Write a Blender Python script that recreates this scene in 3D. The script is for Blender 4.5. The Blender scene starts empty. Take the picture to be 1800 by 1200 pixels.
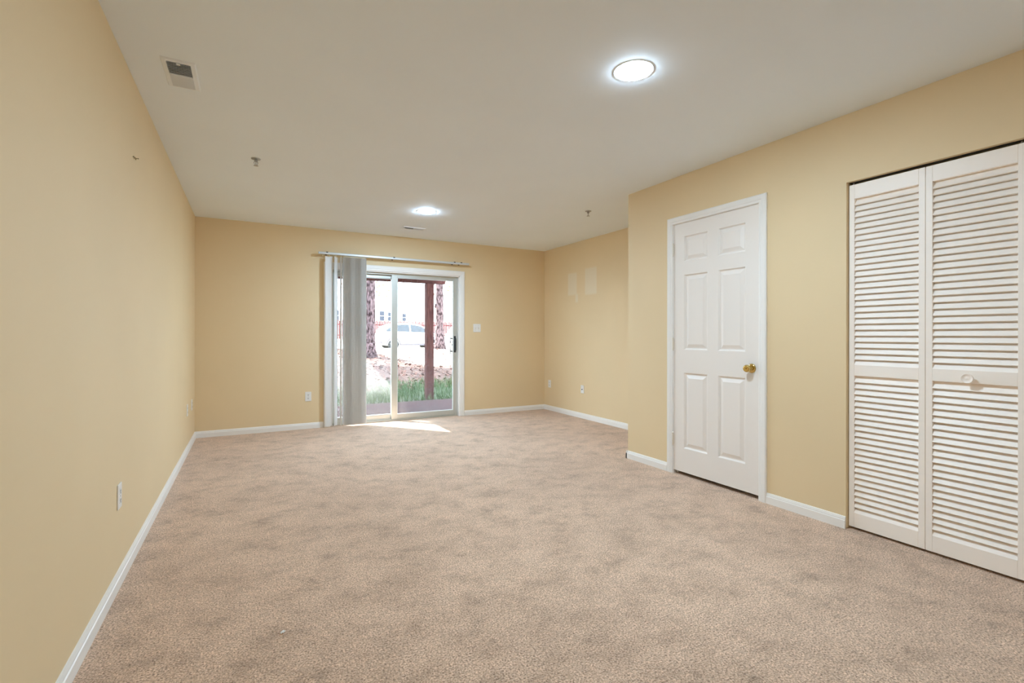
import bpy, math, random
from mathutils import Vector, Matrix, Euler

# ------------------------------------------------------------------ camera, sky, sun, exposure
SC = bpy.context.scene
COL = SC.collection
R = math.radians

XL, YB, XR, XP, YP, H = -0.5165, 6.339, 4.031, 3.095, 3.421, 2.44   # left, back, right walls, partition face, its end, ceiling
YREAR = -3.0

cam_d = bpy.data.cameras.new('camera')
cam = bpy.data.objects.new('camera', cam_d); COL.objects.link(cam)
cam_d.sensor_width = 36.0
cam_d.lens = 849.51 / 1800 * 36
cam_d.shift_y = (589.285 - 600) / 1800
cam_d.clip_start = 0.02; cam_d.clip_end = 500
yaw, pitch, roll = 0.49953, 0.0002144, 0.0015174
fw = Vector((math.sin(yaw)*math.cos(pitch), math.cos(yaw)*math.cos(pitch), math.sin(pitch)))
rt = Vector((math.cos(yaw), -math.sin(yaw), 0)); up = rt.cross(fw)
cr, sr = math.cos(roll), math.sin(roll)
rt, up = cr*rt + sr*up, -sr*rt + cr*up
M = Matrix((( rt.x, up.x, -fw.x, 0), (rt.y, up.y, -fw.y, 0), (rt.z, up.z, -fw.z, 1.1342), (0, 0, 0, 1)))
cam.matrix_world = M
SC.camera = cam

SC.view_settings.view_transform = 'Standard'
SC.view_settings.look = 'None'
SC.view_settings.gamma = 1.0
SC.view_settings.use_curve_mapping = False
SC.view_settings.exposure = 0.0
SC.cycles.max_bounces = 12
SC.cycles.diffuse_bounces = 8
SC.cycles.transparent_max_bounces = 16
SC.cycles.sample_clamp_indirect = 6.0
SC.cycles.caustics_reflective = False
SC.cycles.caustics_refractive = False
SC.cycles.use_denoising = True

world = bpy.data.worlds.new('sky'); SC.world = world
world.use_nodes = True
bg = world.node_tree.nodes['Background']
bg.inputs['Color'].default_value = (0.74, 0.88, 1.0, 1)
bg.inputs['Strength'].default_value = 10.0

sun_d = bpy.data.lights.new('sun', 'SUN'); sun_d.energy = 26.0; sun_d.angle = R(0.55); sun_d.color = (1.0, 0.95, 0.87)
sun = bpy.data.objects.new('sun', sun_d); COL.objects.link(sun)
sun.location = (-9, 20, 15)
sun.rotation_euler = Vector((0.9, -1.09, -1.0)).to_track_quat('-Z', 'Y').to_euler()

LAMP = 560.0           # full strength of a ceiling bulb

# ------------------------------------------------------------------ helpers
class MB:
    """Collects shapes in world coordinates (or local ones when o is left at zero)."""
    def __init__(s, o=(0, 0, 0)):
        s.v = []; s.f = []; s.o = Vector(o)
    def add(s, vs, fs):
        n = len(s.v); s.v += [tuple(p) for p in vs]; s.f += [tuple(i + n for i in f) for f in fs]
    def box(s, x0, x1, y0, y1, z0, z1, m=None):
        vs = [(x0,y0,z0),(x1,y0,z0),(x1,y1,z0),(x0,y1,z0),(x0,y0,z1),(x1,y0,z1),(x1,y1,z1),(x0,y1,z1)]
        if m is not None: vs = [m @ Vector(p) for p in vs]
        s.add(vs, [(3,2,1,0),(4,5,6,7),(0,1,5,4),(1,2,6,5),(2,3,7,6),(3,0,4,7)])
    def lathe(s, prof, m, n=32, cap=True):
        """prof: (radius, height) along local +Z, m places it."""
        vs = []; fs = []
        for r, z in prof:
            for k in range(n):
                a = 2*math.pi*k/n; vs.append(m @ Vector((r*math.cos(a), r*math.sin(a), z)))
        for i in range(len(prof)-1):
            for k in range(n):
                a = i*n+k; b = i*n+(k+1) % n
                fs.append((a, b, b+n, a+n))
        if cap:
            fs.append(tuple(range(n-1, -1, -1))); fs.append(tuple((len(prof)-1)*n + k for k in range(n)))
        s.add(vs, fs)
    def tube(s, pts, rad, n=10, cap=True):
        vs = []; fs = []
        pts = [Vector(p) for p in pts]
        if not isinstance(rad, (list, tuple)): rad = [rad]*len(pts)
        for i, p in enumerate(pts):
            d = (pts[min(i+1, len(pts)-1)] - pts[max(i-1, 0)]).normalized()
            a = d.orthogonal().normalized() if abs(d.z) < .9 else Vector((1,0,0)).cross(d).normalized()
            b = d.cross(a)
            for k in range(n):
                t = 2*math.pi*k/n
                vs.append(p + rad[i]*(math.cos(t)*a + math.sin(t)*b))
        for i in range(len(pts)-1):
            for k in range(n):
                a = i*n+k; b = i*n+(k+1) % n
                fs.append((a, b, b+n, a+n))
        if cap:
            fs.append(tuple(range(n-1, -1, -1))); fs.append(tuple((len(pts)-1)*n + k for k in range(n)))
        s.add(vs, fs)
    def extrude(s, ring0, ring1):
        n = len(ring0)
        s.add(list(ring0)+list(ring1), [(i, (i+1) % n, n+(i+1) % n, n+i) for i in range(n)] + [tuple(range(n-1,-1,-1)), tuple(range(n, 2*n))])
    def build(s, name, mat, parent=None, smooth=False, bevel=0, mats=None):
        me = bpy.data.meshes.new(name)
        me.from_pydata([Vector(p) - s.o for p in s.v], [], s.f); me.update()
        me.materials.append(mat)
        ob = bpy.data.objects.new(name, me); COL.objects.link(ob)
        if parent is not None: ob.parent = parent
        else: ob.location = s.o
        if smooth:
            for p in me.polygons: p.use_smooth = True
            if smooth != 'all': me.set_sharp_from_angle(angle=R(40))
        if bevel:
            b = ob.modifiers.new('bevel', 'BEVEL'); b.width = bevel; b.segments = 2; b.limit_method = 'ANGLE'
        return ob

def fix_normals(ob):
    import bmesh
    bm = bmesh.new(); bm.from_mesh(ob.data); bmesh.ops.recalc_face_normals(bm, faces=bm.faces); bm.to_mesh(ob.data); bm.free()
    return ob

def tag(o, label=None, cat=None, group=None, kind=None):
    if label: o['label'] = label
    if cat: o['category'] = cat
    if group: o['group'] = group
    if kind: o['kind'] = kind
    return o

def empty(name, loc=(0, 0, 0), rz=0.0):
    e = bpy.data.objects.new(name, None); COL.objects.link(e); e.location = loc; e.rotation_euler = (0, 0, rz)
    e.empty_display_size = 0.05
    return e

def copy_tree(o, parent=None):
    c = o.copy(); COL.objects.link(c)
    if parent is not None: c.parent = parent
    for ch in list(o.children): copy_tree(ch, c)
    return c

def T(x, y, z): return Matrix.Translation((x, y, z))
def RX(a): return Matrix.Rotation(R(a), 4, 'X')
def RY(a): return Matrix.Rotation(R(a), 4, 'Y')
def RZ(a): return Matrix.Rotation(R(a), 4, 'Z')

# ------------------------------------------------------------------ materials
def mat(name, col, rough=0.6, metal=0.0, spec=0.5, vary=None, bump=None, transl=0.0, coat=0.0):
    """vary=(other colour, scale, lo, hi, detail); bump=(scale, strength, distance)"""
    m = bpy.data.materials.new(name); m.use_nodes = True
    nt = m.node_tree; N = nt.nodes; L = nt.links
    p = N['Principled BSDF']
    p.inputs['Base Color'].default_value = (*col, 1); p.inputs['Roughness'].default_value = rough
    p.inputs['Metallic'].default_value = metal; p.inputs['Specular IOR Level'].default_value = spec
    p.inputs['Coat Weight'].default_value = coat
    tc = N.new('ShaderNodeTexCoord')
    if vary:
        c2, sc, lo, hi, det = vary
        n = N.new('ShaderNodeTexNoise'); n.inputs['Scale'].default_value = sc; n.inputs['Detail'].default_value = det
        L.new(tc.outputs['Object'], n.inputs['Vector'])
        r = N.new('ShaderNodeValToRGB'); r.color_ramp.elements[0].position = lo; r.color_ramp.elements[1].position = hi
        r.color_ramp.elements[0].color = (*col, 1); r.color_ramp.elements[1].color = (*c2, 1)
        L.new(n.outputs['Fac'], r.inputs['Fac']); L.new(r.outputs['Color'], p.inputs['Base Color'])
    if bump:
        sc, st, di = bump
        n = N.new('ShaderNodeTexNoise'); n.inputs['Scale'].default_value = sc; n.inputs['Detail'].default_value = 3
        L.new(tc.outputs['Object'], n.inputs['Vector'])
        b = N.new('ShaderNodeBump'); b.inputs['Strength'].default_value = st; b.inputs['Distance'].default_value = di
        L.new(n.outputs['Fac'], b.inputs['Height']); L.new(b.outputs['Normal'], p.inputs['Normal'])
    if transl:
        t = N.new('ShaderNodeBsdfTranslucent'); t.inputs['Color'].default_value = (*col, 1)
        mx = N.new('ShaderNodeMixShader'); mx.inputs['Fac'].default_value = transl
        L.new(p.outputs['BSDF'], mx.inputs[1]); L.new(t.outputs['BSDF'], mx.inputs[2])
        L.new(mx.outputs['Shader'], N['Material Output'].inputs['Surface'])
    return m

WALLC = (0.782, 0.622, 0.388)
m_wall = mat('wall_paint', WALLC, 0.62, vary=((0.760, 0.605, 0.376), 1.3, .35, .65, 2), bump=(160, .12, .0015))
m_ceil = mat('ceiling_paint', (0.83, 0.90, 0.975), 0.75, vary=((0.815, 0.885, 0.96), 1.6, .35, .65, 2), bump=(120, .1, .0015))
m_trim = mat('white_trim_paint', (0.86, 0.84, 0.81), 0.38, bump=(60, .03, .001))
m_door = mat('white_door_paint', (0.855, 0.805, 0.76), 0.36, bump=(70, .04, .001))
m_louv = mat('white_louver_paint', (0.97, 0.895, 0.825), 0.45, bump=(50, .05, .001))
m_plate = mat('white_plastic', (0.85, 0.84, 0.82), 0.3)
m_slot = mat('dark_slot', (0.03, 0.027, 0.025), 0.6)
m_brass = mat('polished_brass', (0.66, 0.49, 0.18), 0.12, 1.0)
m_hinge = mat('painted_hinge', (0.78, 0.72, 0.62), 0.4, .3)
m_alu = mat('satin_aluminium', (0.60, 0.61, 0.57), 0.42, 0.55, bump=(40, .02, .001))
m_vinylstrip = mat('pale_glazing_strip', (0.80, 0.86, 0.86), 0.4)
m_black = mat('black_plastic', (0.012, 0.013, 0.016), 0.4)
m_vane = mat('vinyl_vane', (0.90, 0.895, 0.885), 0.45, transl=0.35)
m_rail = mat('blind_rail', (0.63, 0.655, 0.67), 0.4, .2)
m_stem = mat('yellowed_plastic', (0.85, 0.78, 0.56), 0.4)
m_vent = mat('vent_white_enamel', (0.80, 0.84, 0.89), 0.45)
m_duct = mat('duct_dark', (0.03, 0.03, 0.028), 0.8)
m_chrome = mat('sprinkler_metal', (0.42, 0.42, 0.43), 0.35, 0.8)
m_dark = mat('closet_dark', (0.05, 0.045, 0.04), 0.8)

def bulb_mat(name, col, k):
    m = bpy.data.materials.new(name); m.use_nodes = True
    N = m.node_tree.nodes; N.remove(N['Principled BSDF'])
    e = N.new('ShaderNodeEmission'); e.inputs['Color'].default_value = (*col, 1); e.inputs['Strength'].default_value = LAMP*k
    m.node_tree.links.new(e.outputs['Emission'], N['Material Output'].inputs['Surface'])
    return m
m_bulb = bulb_mat('lit_bulb', (.71, .93, 1.12), .83)
m_bulb_cool = bulb_mat('lit_bulb_cool', (.67, .93, 1.18), 1.05)
m_bulb_fill = bulb_mat('lit_bulb_fill', (.69, .93, 1.12), .42)

def glass_mat(name, glare):
    m = bpy.data.materials.new(name); m.use_nodes = True
    nt = m.node_tree; N = nt.nodes; L = nt.links; N.remove(N['Principled BSDF'])
    tr = N.new('ShaderNodeBsdfTransparent'); tr.inputs['Color'].default_value = (0.96, 0.975, 0.97, 1)
    gl = N.new('ShaderNodeBsdfGlossy'); gl.inputs['Roughness'].default_value = 0.02
    fr = N.new('ShaderNodeFresnel'); fr.inputs['IOR'].default_value = 1.45
    mx = N.new('ShaderNodeMixShader'); L.new(fr.outputs['Fac'], mx.inputs['Fac'])
    L.new(tr.outputs['BSDF'], mx.inputs[1]); L.new(gl.outputs['BSDF'], mx.inputs[2])
    # a film of dust, thicker near the sill
    tl = N.new('ShaderNodeBsdfTranslucent'); tl.inputs['Color'].default_value = (0.92, 0.90, 0.93, 1)
    tc = N.new('ShaderNodeTexCoord'); sep = N.new('ShaderNodeSeparateXYZ'); L.new(tc.outputs['Object'], sep.inputs['Vector'])
    mr = N.new('ShaderNodeMapRange'); mr.inputs['From Min'].default_value = 0.05; mr.inputs['From Max'].default_value = 1.0
    mr.inputs['To Min'].default_value = 0.045; mr.inputs['To Max'].default_value = 0.014
    L.new(sep.outputs['Z'], mr.inputs['Value'])
    nz = N.new('ShaderNodeTexNoise'); nz.inputs['Scale'].default_value = 9; nz.inputs['Detail'].default_value = 4
    L.new(tc.outputs['Object'], nz.inputs['Vector'])
    # milky band at knee height on the fixed pane, put in as sun glare
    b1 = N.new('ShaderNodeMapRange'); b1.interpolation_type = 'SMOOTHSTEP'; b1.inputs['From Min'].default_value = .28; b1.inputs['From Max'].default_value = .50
    b1.inputs['To Min'].default_value = 0; b1.inputs['To Max'].default_value = glare; L.new(sep.outputs['Z'], b1.inputs['Value'])
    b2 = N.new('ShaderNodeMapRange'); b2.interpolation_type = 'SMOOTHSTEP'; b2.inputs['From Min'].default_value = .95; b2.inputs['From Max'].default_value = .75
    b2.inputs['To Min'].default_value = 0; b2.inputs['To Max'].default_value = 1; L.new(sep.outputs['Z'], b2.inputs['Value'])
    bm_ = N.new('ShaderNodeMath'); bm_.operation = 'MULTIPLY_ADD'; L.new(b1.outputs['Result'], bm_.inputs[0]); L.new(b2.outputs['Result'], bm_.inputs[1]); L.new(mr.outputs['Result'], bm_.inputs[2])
    mu = N.new('ShaderNodeMath'); mu.operation = 'MULTIPLY'; L.new(bm_.outputs[0], mu.inputs[0])
    ad = N.new('ShaderNodeMath'); ad.operation = 'ADD'; ad.inputs[1].default_value = 0.45; L.new(nz.outputs['Fac'], ad.inputs[0])
    L.new(ad.outputs[0], mu.inputs[1])
    m2 = N.new('ShaderNodeMixShader'); L.new(mu.outputs[0], m2.inputs['Fac'])
    L.new(mx.outputs['Shader'], m2.inputs[1]); L.new(tl.outputs['BSDF'], m2.inputs[2])
    L.new(m2.outputs['Shader'], N['Material Output'].inputs['Surface'])
    return m
m_glass = glass_mat('window_glass', 0.0)
m_glass_glare = glass_mat('window_glass_glare', 0.10)

def carpet_mat():
    m = bpy.data.materials.new('carpet_pile'); m.use_nodes = True
    nt = m.node_tree; N = nt.nodes; L = nt.links; p = N['Principled BSDF']
    p.inputs['Roughness'].default_value = 0.95; p.inputs['Specular IOR Level'].default_value = 0.1
    p.inputs['Sheen Weight'].default_value = 0.25; p.inputs['Sheen Roughness'].default_value = 0.6
    tc = N.new('ShaderNodeTexCoord')
    def noise(sc, det, rough=.5, vec=None):
        n = N.new('ShaderNodeTexNoise'); n.inputs['Scale'].default_value = sc; n.inputs['Detail'].default_value = det
        n.inputs['Roughness'].default_value = rough
        L.new(vec or tc.outputs['Object'], n.inputs['Vector']); return n.outputs['Fac']
    def ramp(fac, stops):
        r = N.new('ShaderNodeValToRGB'); e = r.color_ramp.elements
        while len(e) < len(stops): e.new(.5)
        for k, (pos, c) in enumerate(stops): e[k].position = pos; e[k].color = (*c, 1)
        L.new(fac, r.inputs['Fac']); return r.outputs['Color']
    def mult(a, b, f=1.0):
        x = N.new('ShaderNodeMix'); x.data_type = 'RGBA'; x.blend_type = 'MULTIPLY'; x.inputs['Factor'].default_value = f
        L.new(a, x.inputs['A']); L.new(b, x.inputs['B']); return x.outputs['Result']
    # tufts: pale tips, brown specks between them
    tuft = ramp(noise(150, 2.5, .65), [(.33, (.20, .115, .068)), (.45, (.59, .40, .275)), (.55, (.76, .54, .395)), (.67, (1.0, .78, .61))])
    # footprints and vacuum marks where the pile leans: darker blotches
    mp = N.new('ShaderNodeMapping'); mp.inputs['Scale'].default_value = (1.0, 1.15, 1.0); mp.inputs['Rotation'].default_value = (0, 0, R(25))
    L.new(tc.outputs['Object'], mp.inputs['Vector'])
    blot = ramp(noise(5.0, 9, .74, mp.outputs['Vector']), [(.32, (.60, .58, .56)), (.45, (.90, .89, .88)), (.57, (1.05, 1.05, 1.05))])
    big = ramp(noise(1.1, 3), [(.35, (.93, .92, .915)), (.65, (1.05, 1.05, 1.05))])
    mid = ramp(noise(42, 3, .7), [(.36, (.86, .855, .85)), (.64, (1.06, 1.06, 1.06))])
    L.new(mult(mult(mult(tuft, mid), blot), big), p.inputs['Base Color'])
    b = N.new('ShaderNodeBump'); b.inputs['Strength'].default_value = 0.9; b.inputs['Distance'].default_value = 0.006
    L.new(noise(130, 3, .6), b.inputs['Height']); L.new(b.outputs['Normal'], p.inputs['Normal'])
    return m
m_carpet = carpet_mat()

def right_wall_mat():
    """The wall paint with two squarish, fresher touch-up patches (object coordinates are world ones)."""
    m = m_wall.copy(); m.name = 'wall_paint_touched_up'
    nt = m.node_tree; N = nt.nodes; L = nt.links; p = N['Principled BSDF']
    tc = N.new('ShaderNodeTexCoord'); sp = N.new('ShaderNodeSeparateXYZ'); L.new(tc.outputs['Object'], sp.inputs['Vector'])
    def math_(op, a, b):
        x = N.new('ShaderNodeMath'); x.operation = op
        for i, q in enumerate((a, b)):
            if isinstance(q, (int, float)): x.inputs[i].default_value = q
            else: L.new(q, x.inputs[i])
        return x.outputs[0]
    def band(v, c, half, soft):
        d = math_('ABSOLUTE', math_('SUBTRACT', v, c), 0)
        r = N.new('ShaderNodeMapRange'); r.inputs['From Min'].default_value = half - soft; r.inputs['From Max'].default_value = half + soft
        r.inputs['To Min'].default_value = 1; r.inputs['To Max'].default_value = 0
        L.new(d, r.inputs['Value']); return r.outputs['Result']
    tot = None
    for y, hy, z, hz in ((5.605, .105, 1.862, .155), (5.185, .125, 1.868, .178), (5.50, .03, 1.66, .06)):
        a = math_('MULTIPLY', band(sp.outputs['Y'], y, hy, .012), band(sp.outputs['Z'], z, hz, .014))
        tot = a if tot is None else math_('MAXIMUM', tot, a)
    mx = N.new('ShaderNodeMix'); mx.data_type = 'RGBA'
    old = p.inputs['Base Color'].links[0].from_socket
    L.new(math_('MULTIPLY', tot, 0.55), mx.inputs['Factor']); L.new(old, mx.inputs['A'])
    mx.inputs['B'].default_value = (0.80, 0.735, 0.60, 1)
    L.new(mx.outputs['Result'], p.inputs['Base Color'])
    return m
m_wall_r = right_wall_mat()

def wood_mat(name, c1, c2, sc=3.0, stretch=(22, 22, 2.2)):
    m = bpy.data.materials.new(name); m.use_nodes = True
    nt = m.node_tree; N = nt.nodes; L = nt.links; p = N['Principled BSDF']; p.inputs['Roughness'].default_value = .85; p.inputs['Specular IOR Level'].default_value = .1
    tc = N.new('ShaderNodeTexCoord'); mp = N.new('ShaderNodeMapping'); mp.inputs['Scale'].default_value = stretch
    L.new(tc.outputs['Object'], mp.inputs['Vector'])
    n = N.new('ShaderNodeTexNoise'); n.inputs['Scale'].default_value = sc; n.inputs['Detail'].default_value = 5
    L.new(mp.outputs['Vector'], n.inputs['Vector'])
    r = N.new('ShaderNodeValToRGB'); r.color_ramp.elements[0].position = .38; r.color_ramp.elements[1].position = .62
    r.color_ramp.elements[0].color = (*c1, 1); r.color_ramp.elements[1].color = (*c2, 1)
    L.new(n.outputs['Fac'], r.inputs['Fac']); L.new(r.outputs['Color'], p.inputs['Base Color'])
    b = N.new('ShaderNodeBump'); b.inputs['Strength'].default_value = .5; b.inputs['Distance'].default_value = .01
    L.new(n.outputs['Fac'], b.inputs['Height']); L.new(b.outputs['Normal'], p.inputs['Normal'])
    return m
m_deck = wood_mat('stained_deck_wood', (0.04451, 0.0138, 0.01321), (0.1164, 0.04702, 0.04324))
m_bark = wood_mat('pine_bark', (0.016, 0.008, 0.0095), (0.17, 0.115, 0.12), 2.4, (9, 9, 3.2))
m_fence = mat('red_stained_fence', (0.0909, 0.00693, 0.007623), 0.7)
m_grass = mat('grass_green', (0.02465, 0.06346, 0.01455), 0.7, vary=((0.06902, 0.127, 0.03234), 8, .35, .65, 2), transl=.2)
m_leaf1 = mat('fallen_leaf_rust', (0.06327, 0.02132, 0.01663), 0.8, vary=((0.1645, 0.06822, 0.0462), 30, .4, .6, 1))
m_foliage = mat('autumn_foliage', (0.50, 0.30, 0.12), 0.7, vary=((0.38, 0.36, 0.14), 2, .4, .6, 1), transl=.15)
m_foliage_far = mat('sparse_orange_foliage', (0.26, 0.12, 0.04), 0.7, vary=((0.20, 0.17, 0.06), 2, .4, .6, 1))
m_green = mat('evergreen_needles', (0.01917, 0.04264, 0.02772), 0.7, vary=((0.0493, 0.08527, 0.05082), 6, .4, .6, 1))
m_slab = mat('patio_concrete', (0.04233, 0.02218, 0.02306), 0.95, spec=.08, vary=((0.06682, 0.03643, 0.03696), 6, .35, .65, 4), bump=(40, .2, .004))
m_siding = mat('white_siding', (0.86, 0.86, 0.86), 0.7)
m_roof = mat('pale_shingles', (0.62, 0.64, 0.70), 0.85, bump=(14, .4, .02))
m_hglass = mat('house_window_glass', (0.02301, 0.02633, 0.04435), 0.15)
m_carpaint = mat('white_car_paint', (0.88, 0.88, 0.90), 0.18, coat=.6)
m_carglass = mat('car_glass', (0.01233, 0.01693, 0.02541), 0.08, spec=.8)
m_tire = mat('tyre_rubber', (0.02, 0.02, 0.022), 0.8)
m_clad = mat('dark_cladding', (0.10, 0.085, 0.10), 0.6)
m_rim = mat('alloy_rim', (0.62, 0.62, 0.65), 0.3, .8)
m_tail = mat('red_tail_lamp', (0.60, 0.16, 0.15), 0.25)

def ground_mat():
    m = bpy.data.materials.new('leaf_strewn_ground'); m.use_nodes = True
    nt = m.node_tree; N = nt.nodes; L = nt.links; p = N['Principled BSDF']; p.inputs['Roughness'].default_value = .95
    tc = N.new('ShaderNodeTexCoord'); sp = N.new('ShaderNodeSeparateXYZ'); L.new(tc.outputs['Object'], sp.inputs['Vector'])
    def noise(sc, det):
        n = N.new('ShaderNodeTexNoise'); n.inputs['Scale'].default_value = sc; n.inputs['Detail'].default_value = det
        L.new(tc.outputs['Object'], n.inputs['Vector']); return n
    def ramp(fac, stops):
        r = N.new('ShaderNodeValToRGB'); e = r.color_ramp.elements
        while len(e) < len(stops): e.new(.5)
        for k, (pos, c) in enumerate(stops): e[k].position = pos; e[k].color = (*c, 1)
        L.new(fac, r.inputs['Fac']); return r.outputs['Color']
    def M_(op, a, b):
        x = N.new('ShaderNodeMath'); x.operation = op
        for i, q in enumerate((a, b)):
            if isinstance(q, (int, float)): x.inputs[i].default_value = q
            else: L.new(q, x.inputs[i])
        return x.outputs[0]
    litter = ramp(noise(9, 5).outputs['Fac'], [(.32, (0.03013, 0.01264, 0.01109)), (.45, (0.0693, 0.0307, 0.02144)), (.58, (0.1024, 0.05191, 0.03511)), (.70, (0.1627, 0.09477, 0.06653))])
    sunlit_tone = ramp(noise(7, 4).outputs['Fac'], [(.35, (.72, .66, .52)), (.65, (.86, .82, .72))])
    green = ramp(noise(12, 4).outputs['Fac'], [(.35, (0.01479, 0.02759, 0.007112)), (.65, (0.03944, 0.0607, 0.01617))])
    # sunlit ground painted pale beyond the slanting shade edge, right of the near tree
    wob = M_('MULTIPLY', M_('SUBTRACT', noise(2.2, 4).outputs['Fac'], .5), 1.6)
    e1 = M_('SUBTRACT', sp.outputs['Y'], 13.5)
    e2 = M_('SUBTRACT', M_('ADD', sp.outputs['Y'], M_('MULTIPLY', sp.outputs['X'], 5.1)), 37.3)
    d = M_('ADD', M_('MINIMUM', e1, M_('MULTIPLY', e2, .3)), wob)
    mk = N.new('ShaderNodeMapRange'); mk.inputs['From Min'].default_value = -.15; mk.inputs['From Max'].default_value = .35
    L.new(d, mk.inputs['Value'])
    a = N.new('ShaderNodeMix'); a.data_type = 'RGBA'; L.new(mk.outputs['Result'], a.inputs['Factor']); L.new(litter, a.inputs['A']); L.new(sunlit_tone, a.inputs['B'])
    gk = N.new('ShaderNodeMapRange'); gk.inputs['From Min'].default_value = 11.4; gk.inputs['From Max'].default_value = 10.4
    L.new(M_('ADD', sp.outputs['Y'], wob), gk.inputs['Value'])
    b = N.new('ShaderNodeMix'); b.data_type = 'RGBA'; L.new(gk.outputs['Result'], b.inputs['Factor']); L.new(a.outputs['Result'], b.inputs['A']); L.new(green, b.inputs['B'])
    L.new(b.outputs['Result'], p.inputs['Base Color'])
    bu = N.new('ShaderNodeBump'); bu.inputs['Strength'].default_value = .6; bu.inputs['Distance'].default_value = .05
    L.new(noise(14, 5).outputs['Fac'], bu.inputs['Height']); L.new(bu.outputs['Normal'], p.inputs['Normal'])
    return m
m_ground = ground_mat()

# ------------------------------------------------------------------ the room shell
def struct(o, label=None, cat=None): return tag(o, label, cat, kind='structure')

WT = 0.12
# patio opening, door opening, closet opening
PX0, PX1, PZ = 0.884, 2.618, 1.968
DY0, DY1, DZ = 2.1075, 2.8775, 2.050
CY0, CY1, CZ = 0.055, 1.558, 2.038

b = MB(); b.box(XL-WT, XR+WT, YREAR-WT, YB+WT+.02, -0.14, 0.0)
struct(b.build('floor', m_carpet), 'beige mottled cut pile carpet covering the whole room floor', 'floor')
b = MB(); b.box(XL-WT, XR+WT, YREAR-WT, YB+WT+.02, H, H+.16)
struct(b.build('ceiling', m_ceil), 'flat white painted ceiling with recessed lights', 'ceiling')
b = MB(); b.box(XL-WT, XL, YREAR-WT, YB+WT, 0, H)
struct(b.build('wall_left', m_wall), 'long cream yellow wall with a near outlet, on the left', 'wall')
b = MB(); YE = YB+WT
b.box(XL, PX0, YB, YE, 0, H); b.box(PX1, XR, YB, YE, 0, H); b.box(PX0, PX1, YB, YE, PZ, H)
struct(b.build('wall_back', m_wall), 'cream yellow end wall around the patio door', 'wall')
b = MB(); b.box(XR, XR+WT, YREAR-WT, YE, 0, H)
struct(b.build('wall_right', m_wall_r), 'pale cream alcove wall with two lighter paint patches', 'wall')
b = MB(); PT = 0.115
b.box(XP, XP+PT, DY1, YP, 0, H); b.box(XP, XP+PT, DY0, DY1, DZ, H); b.box(XP, XP+PT, CY1, DY0, 0, H)
b.box(XP, XP+PT, CY0, CY1, CZ, H); b.box(XP, XP+PT, YREAR, CY0, 0, H)
b.box(XP+PT, XR, YP-PT, YP, 0, H)
struct(b.build('wall_partition', m_wall), 'cream yellow wall holding the six panel door and the closet', 'wall')
b = MB(); b.box(XL, XR, YREAR-WT, YREAR, 0, H)
struct(b.build('wall_rear', m_wall), 'cream yellow wall behind the camera', 'wall')
b = MB(); b.box(XP+PT, XR, 1.70, 1.78, 0, H)
struct(b.build('wall_closet_side', m_wall), 'wall between the closet and the space behind the door', 'wall')

# baseboards
BP = [(0, 0), (.014, 0), (.014, .047), (.0105, .051), (.0105, .056), (.006, .069), (0, .071)]
def board(mb, p0, p1, n):
    p0, p1, n = Vector((*p0, 0)), Vector((*p1, 0)), Vector((*n, 0))
    if (p1-p0).cross(n).z < 0: p0, p1 = p1, p0
    mb.extrude([p0 + n*t + Vector((0, 0, z)) for t, z in BP], [p1 + n*t + Vector((0, 0, z)) for t, z in BP])
b = MB(); board(b, (XL, YREAR), (XL, YB), (1, 0)); struct(fix_normals(b.build('baseboard_left', m_trim)), 'white baseboard along the long left wall', 'baseboard')
b = MB(); board(b, (XL, YB), (0.812, YB), (0, -1)); board(b, (2.690, YB), (XR, YB), (0, -1))
struct(fix_normals(b.build('baseboard_back', m_trim)), 'white baseboard either side of the patio door', 'baseboard')
b = MB(); board(b, (XR, YP), (XR, YB), (-1, 0)); struct(fix_normals(b.build('baseboard_right', m_trim)), 'white baseboard in the alcove under the cable plate', 'baseboard')
b = MB(); board(b, (XP, 2.937), (XP, YP+.014), (-1, 0)); board(b, (XP, CY1), (XP, 2.050), (-1, 0)); board(b, (XP, YREAR), (XP, CY0), (-1, 0)); board(b, (XP-.014, YP), (XR, YP), (0, 1))
struct(fix_normals(b.build('baseboard_partition', m_trim)), 'white baseboard on the wall beside the six panel door', 'baseboard')
b = MB(); board(b, (XL, YREAR), (XP, YREAR), (0, 1)); struct(fix_normals(b.build('baseboard_rear', m_trim)), 'white baseboard on the wall behind the camera', 'baseboard')

# mitred casings: path of inner edge corners, profile (outward distance, thickness)
CP = [(0, 0), (0, .010), (.006, .013), (.018, .013), (.022, .016), (.050, .017), (.057, .012), (.057, 0)]
def casing(mb, axis, wall, sgn, a0, a1, ztop, prof):
    """axis: the horizontal coordinate that runs along the wall ('x' or 'y'); wall: the wall's plane; sgn: room side."""
    def P(a, z, t): return (a, wall + sgn*t, z) if axis == 'x' else (wall + sgn*t, a, z)
    lo, hi = min(a0, a1), max(a0, a1)
    rings = [[P(lo-d, 0, t) for d, t in prof], [P(lo-d, ztop+d, t) for d, t in prof], [P(hi+d, ztop+d, t) for d, t in prof], [P(hi+d, 0, t) for d, t in prof]]
    for i in range(3): mb.extrude(rings[i], rings[i+1])
b = MB(); casing(b, 'y', XP, -1, DY0, DY1, DZ, CP)
struct(fix_normals(b.build('trim_1', m_trim, smooth=False)), 'white moulded casing around the six panel door', 'door casing')
PCP = [(d*1.23, t) for d, t in CP]
b = MB(); casing(b, 'x', YB, -1, PX0, PX1, PZ, PCP)
# the painted jamb returns behind the casing
b.box(PX0, PX0+.012, YB, YB+.075, 0, PZ); b.box(PX1-.012, PX1, YB, YB+.075, 0, PZ); b.box(PX0, PX1, YB, YB+.075, PZ-.012, PZ)
struct(fix_normals(b.build('trim_2', m_trim)), 'white casing around the sliding patio door', 'door casing')

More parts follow.
